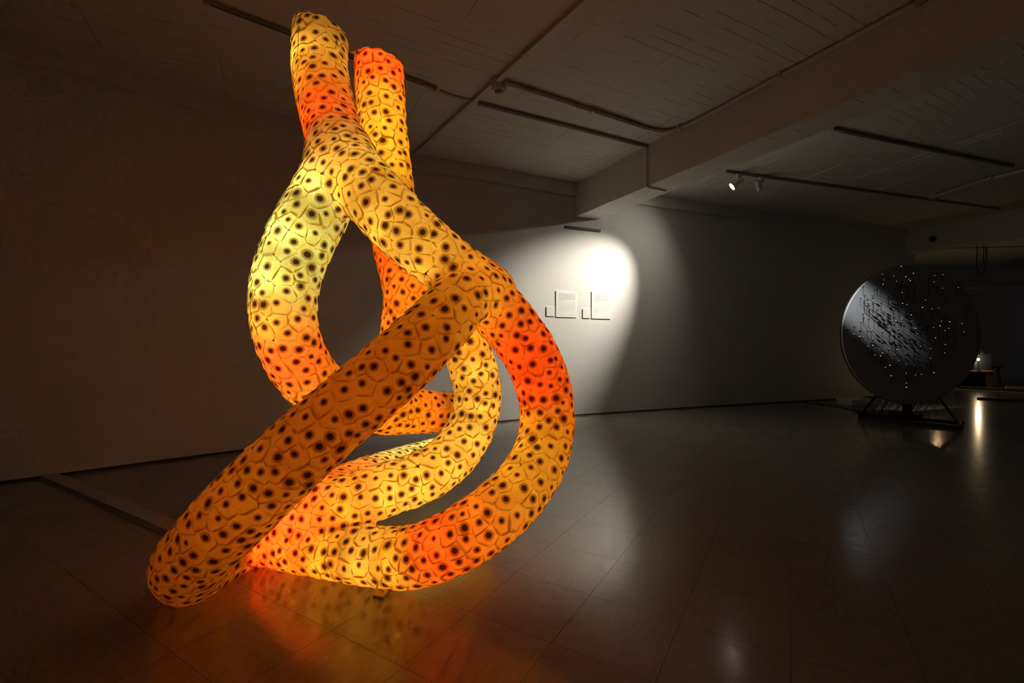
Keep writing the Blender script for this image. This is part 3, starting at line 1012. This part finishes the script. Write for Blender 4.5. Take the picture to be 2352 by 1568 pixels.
def spotlight(top, knuckle, front, label, lit, power=0, size=1.0, blend=1.0, color=(1, 1, 1), target=None, head_r=0.062, spill=0):
    """top: track point; knuckle: end of stem; front: centre of the lamp mouth"""
    e = empty('track_spotlight', top); tag(e, label, 'spotlight', 'track spotlights')
    ax = (front - knuckle).normalized() if target is None else (target - front).normalized()
    L = 0.19
    back = front - ax * L
    bm = bmesh.new(); bx(bm, (-0.045, -0.017, -0.078), (0.045, 0.017, 0.0), Matrix.Translation(top) @ Matrix.Rotation(0.325, 4, 'Z'), 0.003)
    obj('track_adapter', bm, M_WHITE, e)
    bm = bmesh.new()
    mid = back + ax * 0.05
    stem_end = Vector((mid.x, mid.y, mid.z + 0.01))
    tube(bm, [top - Vector((0, 0, 0.07)), Vector((top.x, top.y, stem_end.z + 0.03)), stem_end], 0.011, 10)
    obj('stem', bm, M_WHITE, e)
    bm = bmesh.new(); lathe(bm, back, ax, [(0.0, .030), (0.004, .034), (0.095, .034), (0.10, .030)], 24)
    obj('lamp_holder', bm, M_WHITE, e, smooth=False)
    bm = bmesh.new(); lathe(bm, mid + ax.cross(Vector((0, 0, 1))).normalized() * -0.04, ax.cross(Vector((0, 0, 1))).normalized(), [(0, .012), (.012, .016), (.07, .016), (.08, .012)], 12)
    obj('swivel', bm, M_WHITE, e)
    if lit:
        bm = bmesh.new()
        lathe(bm, back + ax * 0.10, ax, [(0.0, .026), (0.02, .034), (0.05, head_r * .88), (0.075, head_r), (0.09, head_r), (0.088, head_r - .004), (0.062, head_r - .008)], 32, True, False)
        obj('reflector_shell', bm, M_WHITE, e, smooth=False)
        bm = bmesh.new(); lathe(bm, back + ax * 0.168, ax, [(0, head_r - .009), (0.006, head_r - .012), (0.011, head_r * .5), (0.0125, 0.003)], 32, True, True)
        obj('lamp_glass', bm, M_BULB, e)
    else:
        bm = bmesh.new()
        lathe(bm, back + ax * 0.10, ax, [(0.0, .028), (0.012, .040), (0.06, .043), (0.085, .043), (0.083, .038), (0.05, .034)], 28, True, True)
        obj('lamp_head', bm, M_WHITE, e)
        bm = bmesh.new(); lathe(bm, back + ax * 0.094, ax, [(0, .036), (.006, .036)], 20); obj('joint_ring', bm, M_BLACK, e)
    if power > 0:
        ld = bpy.data.lights.new('spot_beam', 'SPOT')
        ld.energy = power; ld.spot_size = size; ld.spot_blend = blend; ld.color = color
        ld.shadow_soft_size = 0.035
        lo = bpy.data.objects.new('spot_beam', ld); COL.objects.link(lo)
        lo.parent = e
        lo.location = front + ax * 0.006 - top
        aim(lo, ax)
        if spill > 0:                       # weak wide spill around the reflector's main beam
            l2 = bpy.data.lights.new('spot_spill', 'SPOT')
            l2.energy = spill; l2.spot_size = math.radians(125); l2.spot_blend = 1.0; l2.color = color
            l2.shadow_soft_size = 0.035
            lo2 = bpy.data.objects.new('spot_spill', l2); COL.objects.link(lo2)
            lo2.parent = e
            lo2.location = lo.location
            aim(lo2, ax)
    return e

def on_track(px):
    p, q = CE(1668, 391), CE(2294, 478)
    best = min((abs(CX + F_PX * v.x / v.y - px), k) for k in range(401) for v in [p.lerp(q, k / 400)])[1]
    v = p.lerp(q, best / 400)
    return Vector((v.x, v.y, CEIL - 0.034))
s1 = on_track(1697)
X, D, t = wall_at(1306)
tgt = P(1306, 715, D)
fr1 = P(1681, 429, s1.y - 0.03)
spotlight(s1, s1 - Vector((0, 0, 0.15)), fr1, 'lit white spotlight on the far ceiling track', True, SPOT_WALL, math.radians(52), 1.0, (1.0, 0.93, 0.78), tgt, spill=45)
s2 = on_track(1749)
fr2 = P(1745, 436, s2.y + 0.05)
spotlight(s2, s2 - Vector((0, 0, 0.15)), fr2, 'unlit white spotlight right of the lit one, turned away', False, 0, target=fr2 + Vector((0.55, 0.62, -0.55)))
# spotlight for the disc, mounted behind the beam
s3 = Vector((2.93, 5.62, CEIL - 0.0))
DISC_C = P(2094.5, 768, 6.85)
fr3 = Vector((2.98, 5.66, 3.60))
spotlight(s3, s3 - Vector((0, 0, 0.15)), fr3, 'spotlight mounted behind the beam and aimed at the round disc', True, SPOT_DISC, math.radians(15), 1.0, (0.93, 0.97, 1.0),
          P(1966, 696, 6.85))

# ------------------------------------------------------------------ disc with pins
DR = 1.045
disc = empty('pin_disc', (DISC_C.x, DISC_C.y, 0))
tag(disc, 'large round grey disc on a black stand, covered with pins tipped by tiny lights', 'artwork')
bm = bmesh.new(); lathe(bm, DISC_C + Vector((0, 0.045, 0)), (0, -1, 0), [(0, DR - .004), (0.004, DR), (0.041, DR), (0.045, DR - .004)], 128)
obj('panel', bm, M_DISC, disc)
bm = bmesh.new(); lathe(bm, DISC_C + Vector((0, 0.052, 0)), (0, -1, 0), [(0, DR - .03), (0, DR + .006), (0.02, DR + .006), (0.02, DR - .03)], 128, False, False)
obj('rim_band', bm, M_FRAME, disc)
# stand
fb0, fb1 = FL(1972, 964), FL(2212, 987)
bd = (fb1 - fb0).normalized(); bnn = Vector((-bd.y, bd.x, 0))
bm = bmesh.new(); bar(bm, fb0, fb1, 0.06, 0.0, 0.06); obj('foot_bar', bm, M_FRAME, disc)
bm = bmesh.new(); bar(bm, fb0 + bnn * 0.55, fb1 + bnn * 0.55, 0.06, 0.0, 0.06); obj('foot_bar', bm, M_FRAME, disc)
for f in (0.04, 0.5, 0.96):
    bm = bmesh.new(); c = fb0.lerp(fb1, f); bar(bm, c, c + bnn * 0.55, 0.05, 0.002, 0.055); obj('cross_bar', bm, M_FRAME, disc)
def strut(p, q, w=0.022):
    bm = bmesh.new(); tube(bm, [p, (p + q) / 2, q], w, 4); obj('strut', bm, M_FRAME, disc)
yb = DISC_C.y + 0.05
strut(fb0 + Vector((0.02, 0.02, 0.05)), P(2019, 906, yb + 0.02) + Vector((0, 0.0, 0.03)))
strut(fb1 + Vector((-0.02, 0.02, 0.05)), P(2153, 911, yb + 0.02) + Vector((0, 0.0, 0.03)))
pc = fb0.lerp(fb1, 0.5) + bnn * 0.2
bm = bmesh.new(); bx(bm, (DISC_C.x - 0.05, yb, 0.05), (DISC_C.x + 0.05, yb + 0.06, 1.9)); obj('post', bm, M_FRAME, disc)
bm = bmesh.new(); bx(bm, (DISC_C.x - 0.42, yb + 0.02, 0.06), (DISC_C.x + 0.22, yb + 0.5, 0.13), None, 0.004); obj('control_box', bm, M_FRAME, disc)
bm = bmesh.new()
wr = random.Random(9)
for k in range(64):
    x0 = DISC_C.x + wr.uniform(-0.44, 0.5)
    dx = x0 - DISC_C.x
    z0 = DISC_C.z - math.sqrt(max(DR * DR - dx * dx, 0)) + 0.06
    x1 = x0 + wr.uniform(-0.28, 0.12); y1 = yb + wr.uniform(0.05, 0.35)
    a, b = Vector((x0, yb + 0.03, z0)), Vector((x1, y1, 0.075))
    m1 = a.lerp(b, 0.35) + Vector((wr.uniform(-.05, .08), 0.03, -0.05)); m2 = a.lerp(b, 0.75) + Vector((wr.uniform(-.03, .1), 0.02, -0.03))
    m1.z = max(m1.z, 0.09); m2.z = max(m2.z, 0.08)
    tube(bm, [Vector(v) for v in cr([tuple(a), tuple(m1), tuple(m2), tuple(b)], 0.1)], 0.0028, 4)
o = obj('hanging_wires', bm, M_PIN, disc); o['kind'] = 'stuff'

# pins: heads as read off the photograph (crop scale 3.564), lit ones first
lit = [(606, 119), (452, 184), (544, 196), (705, 175), (881, 195), (946, 188), (643, 204), (466, 230), (668, 222), (680, 235), (567, 241), (874, 247), (457, 265),
       (1072, 291), (943, 297), (272, 370), (614, 333), (371, 352), (372, 398), (802, 394), (338, 418), (617, 420), (653, 431), (380, 415), (347, 459), (518, 412),
       (544, 465), (781, 455), (856, 467), (912, 459), (689, 515), (545, 476), (691, 568), (562, 563), (416, 564), (453, 573), (275, 569), (606, 568), (936, 568),
       (1003, 572), (1102, 587), (590, 592), (612, 548), (532, 563), (221, 607), (923, 605), (870, 619), (994, 625), (721, 624), (583, 631), (329, 642), (361, 642),
       (513, 643), (963, 644), (449, 651), (582, 657), (1120, 654), (221, 671), (668, 675), (742, 669), (266, 692), (293, 697), (374, 713), (887, 703), (434, 718),
       (333, 771), (374, 764), (966, 757), (503, 793), (571, 798), (846, 791), (962, 826), (454, 827), (639, 831), (391, 844), (438, 849), (555, 843), (845, 871),
       (514, 927), (476, 944), (648, 918), (873, 988), (771, 1002), (722, 1006), (522, 1013), (646, 993), (647, 1073), (649, 1107), (765, 770), (586, 889)]
dark = [(689, 153), (506, 212), (838, 215), (610, 239), (413, 277), (445, 258), (633, 281), (726, 273), (836, 298), (898, 286), (1077, 250), (407, 299), (445, 288),
        (435, 307), (293, 280), (388, 310), (670, 317), (604, 257), (306, 354), (303, 395), (328, 387), (305, 430), (343, 436), (325, 440), (444, 414), (709, 345),
        (655, 379), (972, 374), (538, 348), (581, 420), (293, 506), (297, 537), (339, 548), (372, 480), (408, 470), (412, 512), (459, 497), (384, 558), (495, 550),
        (548, 533), (591, 482), (645, 490), (770, 532), (811, 551), (968, 510), (999, 530), (1156, 462), (167, 634), (270, 645), (494, 588), (545, 592), (627, 602),
        (687, 599), (750, 595), (825, 602), (776, 632), (970, 577), (510, 683), (548, 683), (588, 690), (629, 703), (644, 715), (677, 715), (823, 703), (987, 686),
        (1047, 717), (361, 747), (453, 743), (548, 735), (560, 768), (533, 744), (592, 722), (606, 738), (721, 735), (565, 785), (716, 812), (1035, 794), (712, 855),
        (722, 943), (854, 928), (500, 371), (520, 382), (371, 375), (302, 415), (660, 300), (505, 360)]
pd = Vector((-0.55, -0.70, 0.455)).normalized()
PL = 0.235
pm = bpy.data.meshes.new('pin')
bm = bmesh.new()
lathe(bm, (0, 0, 0), pd, [(0, .0028), (PL, .0028)], 5, False, False)
lathe(bm, pd * (PL - 0.004), pd, [(0, .004), (0.003, .0125), (0.012, .0135), (0.016, .009)], 10)
bm.to_mesh(pm); bm.free(); pm.materials.append(M_PIN)
tipm = bpy.data.meshes.new('light_tip')
bm = bmesh.new(); bmesh.ops.create_icosphere(bm, subdivisions=1, radius=0.006); bm.to_mesh(tipm); bm.free(); tipm.materials.append(M_TIP)
tipg = tipm.copy(); tipg.materials.clear(); tipg.materials.append(M_TIPG)
for idx, (cx_, cy_) in enumerate(lit + dark):
    px, py = 1900 + cx_ / 3.564, 580 + cy_ / 3.564
    yh = DISC_C.y + pd.y * PL
    head = P(px, py, yh)
    root = head - pd * PL
    rel = Vector((root.x - DISC_C.x, 0, root.z - DISC_C.z))
    if rel.length > DR - 0.015:
        rel *= (DR - 0.015) / rel.length
        root = Vector((DISC_C.x + rel.x, DISC_C.y, DISC_C.z + rel.z))
    o = bpy.data.objects.new('pin', pm); COL.objects.link(o); o.parent = disc
    o.location = root - wpos(disc)
    if idx < len(lit):
        g = bpy.data.objects.new('light_tip', tipg if (cx_, cy_) in ((943, 297), (887, 703)) else tipm)
        COL.objects.link(g); g.parent = o
        g.location = pd * (PL + 0.006) + Vector((0, 0, 0.006))
        g.scale = (1, 1, 1) if idx % 3 else (1.25, 1.25, 1.25)

# ------------------------------------------------------------------ far corner: plinth, crate with bulb, planks
p0 = FL(1920, 928); p1 = FL(1957, 933)
t = (p1 - p0).normalized(); n = Vector((-t.y, t.x, 0))
pe = empty('low_plinth', p0); tag(pe, 'low white block on the floor at the wall left of the disc', 'plinth')
bm = bmesh.new(); slab(bm, p0, p1, 0.55, 0.0, 0.13)
bmesh.ops.bevel(bm, geom=bm.edges[:], offset=0.004, segments=1, affect='EDGES')
obj('block', bm, M_WALL, pe)
bm = bmesh.new(); slab(bm, p0 - t * 0.004 - n * 0.004, p1 + t * 0.004 - n * 0.004, 0.558, 0.0, 0.012); obj('foot_strip', bm, M_TRACK, pe)
bm = bmesh.new()
tube(bm, [Vector(v) for v in cr([tuple(FL(1850, 924) + Vector((0, 0, .007))), tuple(FL(1900, 931) + Vector((0, 0, .007))), tuple(FL(1945, 939) + Vector((0, 0, .007))),
                                tuple(FL(1990, 950) + Vector((0, 0, .007)))], 0.1)], 0.007, 6)
tag(obj('floor_cable', bm, M_BLACK, origin=FL(1900, 931)), 'thin dark cable lying on the floor between wall and disc stand', 'cable')

QD = 12.4
def boxpx(bm, x0, x1, y0, y1, d, dep, bev=0.006):
    a, b = P(x0, y1, d), P(x1, y0, d)
    bx(bm, (a.x, d, a.z), (b.x, d + dep, b.z), None, bev)
zf = 0.0
cb = P(2255, 883, QD); cb.z = 0
cr8 = empty('crate_stand', cb); tag(cr8, 'black crate with raw timber top and post in the dark far room', 'crate')
a, b = P(2231, 883, QD), P(2279, 856, QD)
bm = bmesh.new(); bx(bm, (a.x, QD, 0.0), (b.x, QD + 0.45, b.z - 0.005), None, 0.006); obj('body', bm, M_BLACK, cr8)
bm = bmesh.new(); ta, tb = P(2233, 852, QD), P(2281, 857, QD)
bx(bm, (a.x + 0.02, QD - 0.06, b.z), (b.x + 0.04, QD + 0.45, b.z + 0.055), None, 0.004); obj('timber_top', bm, M_WOOD, cr8)
bm = bmesh.new(); c0_, c1_ = P(2262, 883, QD), P(2275, 860, QD)
bx(bm, (c0_.x, QD - 0.045, 0.0), (c1_.x, QD - 0.002, c1_.z), None, 0.004); obj('timber_post', bm, M_WOOD, cr8)
M_PANEL = plain('blue_black_panel', (0.03, 0.04, 0.05), 0.4, 0.1)
zt = b.z + 0.055
pb = empty('display_panel', (P(2258, 835, QD).x, QD + 0.1, zt)); tag(pb, 'upright blue-black panel standing on the timber-topped crate', 'panel')
a2, b2 = P(2238, 855, QD + 0.1), P(2278, 813, QD + 0.1)
bm = bmesh.new(); bx(bm, (a2.x, QD + 0.1, zt), (b2.x, QD + 0.14, b2.z), None, 0.004); obj('sheet', bm, M_PANEL, pb)
bm = bmesh.new(); bx(bm, (a2.x + .02, QD + 0.14, zt), (b2.x - .02, QD + 0.3, zt + 0.03)); obj('foot', bm, M_FRAME, pb)
bm = bmesh.new(); k0 = P(2255, 812, QD + 0.12); lathe(bm, Vector((k0.x, QD + 0.12, b2.z)), (0, 0, 1), [(0, .045), (.05, .04), (.10, .02), (.115, .008)], 14); obj('clamp', bm, M_FRAME, pb)

def bare_bulb(p, floor_z, label, glow=M_GLOW, r=0.026):
    e = empty('bulb_lamp', (p.x, p.y, floor_z)); tag(e, label, 'lamp')
    bm = bmesh.new(); bmesh.ops.create_icosphere(bm, subdivisions=3, radius=r)
    for v in bm.verts:
        if v.co.z < 0: v.co.z *= 1.3
    bmesh.ops.translate(bm, verts=bm.verts, vec=p); obj('bulb', bm, glow, e, smooth=True)
    bm = bmesh.new(); lathe(bm, p - Vector((0, 0, r * 1.2)), (0, 0, -1), [(0, .014), (.035, .016), (.04, .012)], 14); obj('socket', bm, M_FRAME, e)
    bm = bmesh.new(); tube(bm, [p - Vector((0, 0, r * 1.2 + .04)), Vector((p.x, p.y, floor_z + 0.012))], 0.007, 8); obj('stem', bm, M_FRAME, e)
    bm = bmesh.new(); lathe(bm, Vector((p.x, p.y, floor_z)), (0, 0, 1), [(0, .06), (.01, .06), (.013, .02)], 20); obj('foot', bm, M_FRAME, e)
pbulb = P(2247, 825, QD - 0.02)
bare_bulb(pbulb, zt, 'small glowing bare bulb in front of the dark panel on the crate')
q = P(2152, 815, 9.3)
bare_bulb(q, 0.0, 'glowing bare bulb on a thin stand, hidden behind the disc', M_GLOWD)

# stool behind the crate
st0 = P(2289, 868, 13.3); st0.z = 0
se = empty('small_stool', st0); tag(se, 'small dark stool beside the crate in the far room', 'stool')
zs = P(2289, 842, 13.3).z
bm = bmesh.new(); lathe(bm, Vector((st0.x, st0.y, zs - 0.03)), (0, 0, 1), [(0, .13), (.012, .14), (.03, .135)], 20); obj('seat', bm, M_DARKWOOD, se)
for k in range(3):
    a_ = k * 2.094 + 0.5
    bm = bmesh.new(); tube(bm, [Vector((st0.x + .07 * math.cos(a_), st0.y + .07 * math.sin(a_), zs - .03)), Vector((st0.x + .12 * math.cos(a_), st0.y + .12 * math.sin(a_), 0))], 0.014, 8)
    obj('leg', bm, M_DARKWOOD, se)

def plank(p, q, w, z0, h, label, m):
    bm = bmesh.new(); bar(bm, p, q, w, z0, z0 + h)
    bmesh.ops.bevel(bm, geom=bm.edges[:], offset=0.004, segments=1, affect='EDGES')
    tag(obj('timber_plank', bm, m, origin=(p.x, p.y, z0)), label, 'plank', 'planks on the floor of the far room')
plank(FL(2205, 891), FL(2460, 905), 0.12, 0.0, 0.05, 'long timber plank on the floor in front of the crate', M_DARKWOOD)
plank(FL(2268, 887.5), FL(2300, 891), 0.09, 0.0, 0.075, 'short pale timber offcut on the floor right of the crate', M_WOOD)
plank(FL(2310, 893), FL(2440, 898), 0.09, 0.0, 0.07, 'pale timber plank at the right edge of the picture', M_WOOD)
plank(FL(2246, 917), FL(2450, 925), 0.10, 0.0, 0.045, 'dark timber plank lying alone nearer than the crate', M_DARKWOOD)

# rail and hanging cable in the far room
rz = 2.86
r0 = P(2206, 652, 12.6); r1 = P(2450, 632, 12.2)
re_ = empty('wall_rail', r0); tag(re_, 'dark horizontal rail across the far room at the right edge', 'rail')
bm = bmesh.new(); bar(bm, Vector((r0.x, r0.y, 0)), Vector((r1.x, r1.y, 0)), 0.08, r0.z - 0.12, r0.z + 0.05); obj('beam', bm, M_TRACK, re_)
bm = bmesh.new(); bar(bm, Vector((r0.x + 1.0, r0.y - .05, 0)), Vector((r1.x, r1.y - .05, 0)), 0.03, r0.z - 0.07, r0.z + 0.0); obj('slot', bm, M_BLACK, re_)
bm = bmesh.new()
for k in (0.25, 0.8):
    c = Vector(r0).lerp(Vector(r1), k); bar(bm, Vector((c.x - .02, c.y, 0)), Vector((c.x + .02, c.y, 0)), 0.03, r0.z, CEIL)
obj('hanger_rods', bm, M_TRACK, re_)
h0 = P(2244, 590, 12.0); h1 = P(2260, 590, 12.0)
hz = lambda px, py: tuple(P(px, py, 12.0))
bm = bmesh.new()
tube(bm, [Vector(v) for v in cr([(h0.x, h0.y, CEIL), hz(2244, 592), hz(2244, 612), hz(2250, 628), hz(2254, 632), hz(2260, 622), hz(2261, 608), hz(2259, 592), (h1.x, h1.y, CEIL)], 0.08)], 0.009, 6)
tag(obj('hanging_cable', bm, M_BLACK, origin=(h0.x, h0.y, CEIL)), 'dark cable loop hanging from the ceiling of the far room', 'cable')
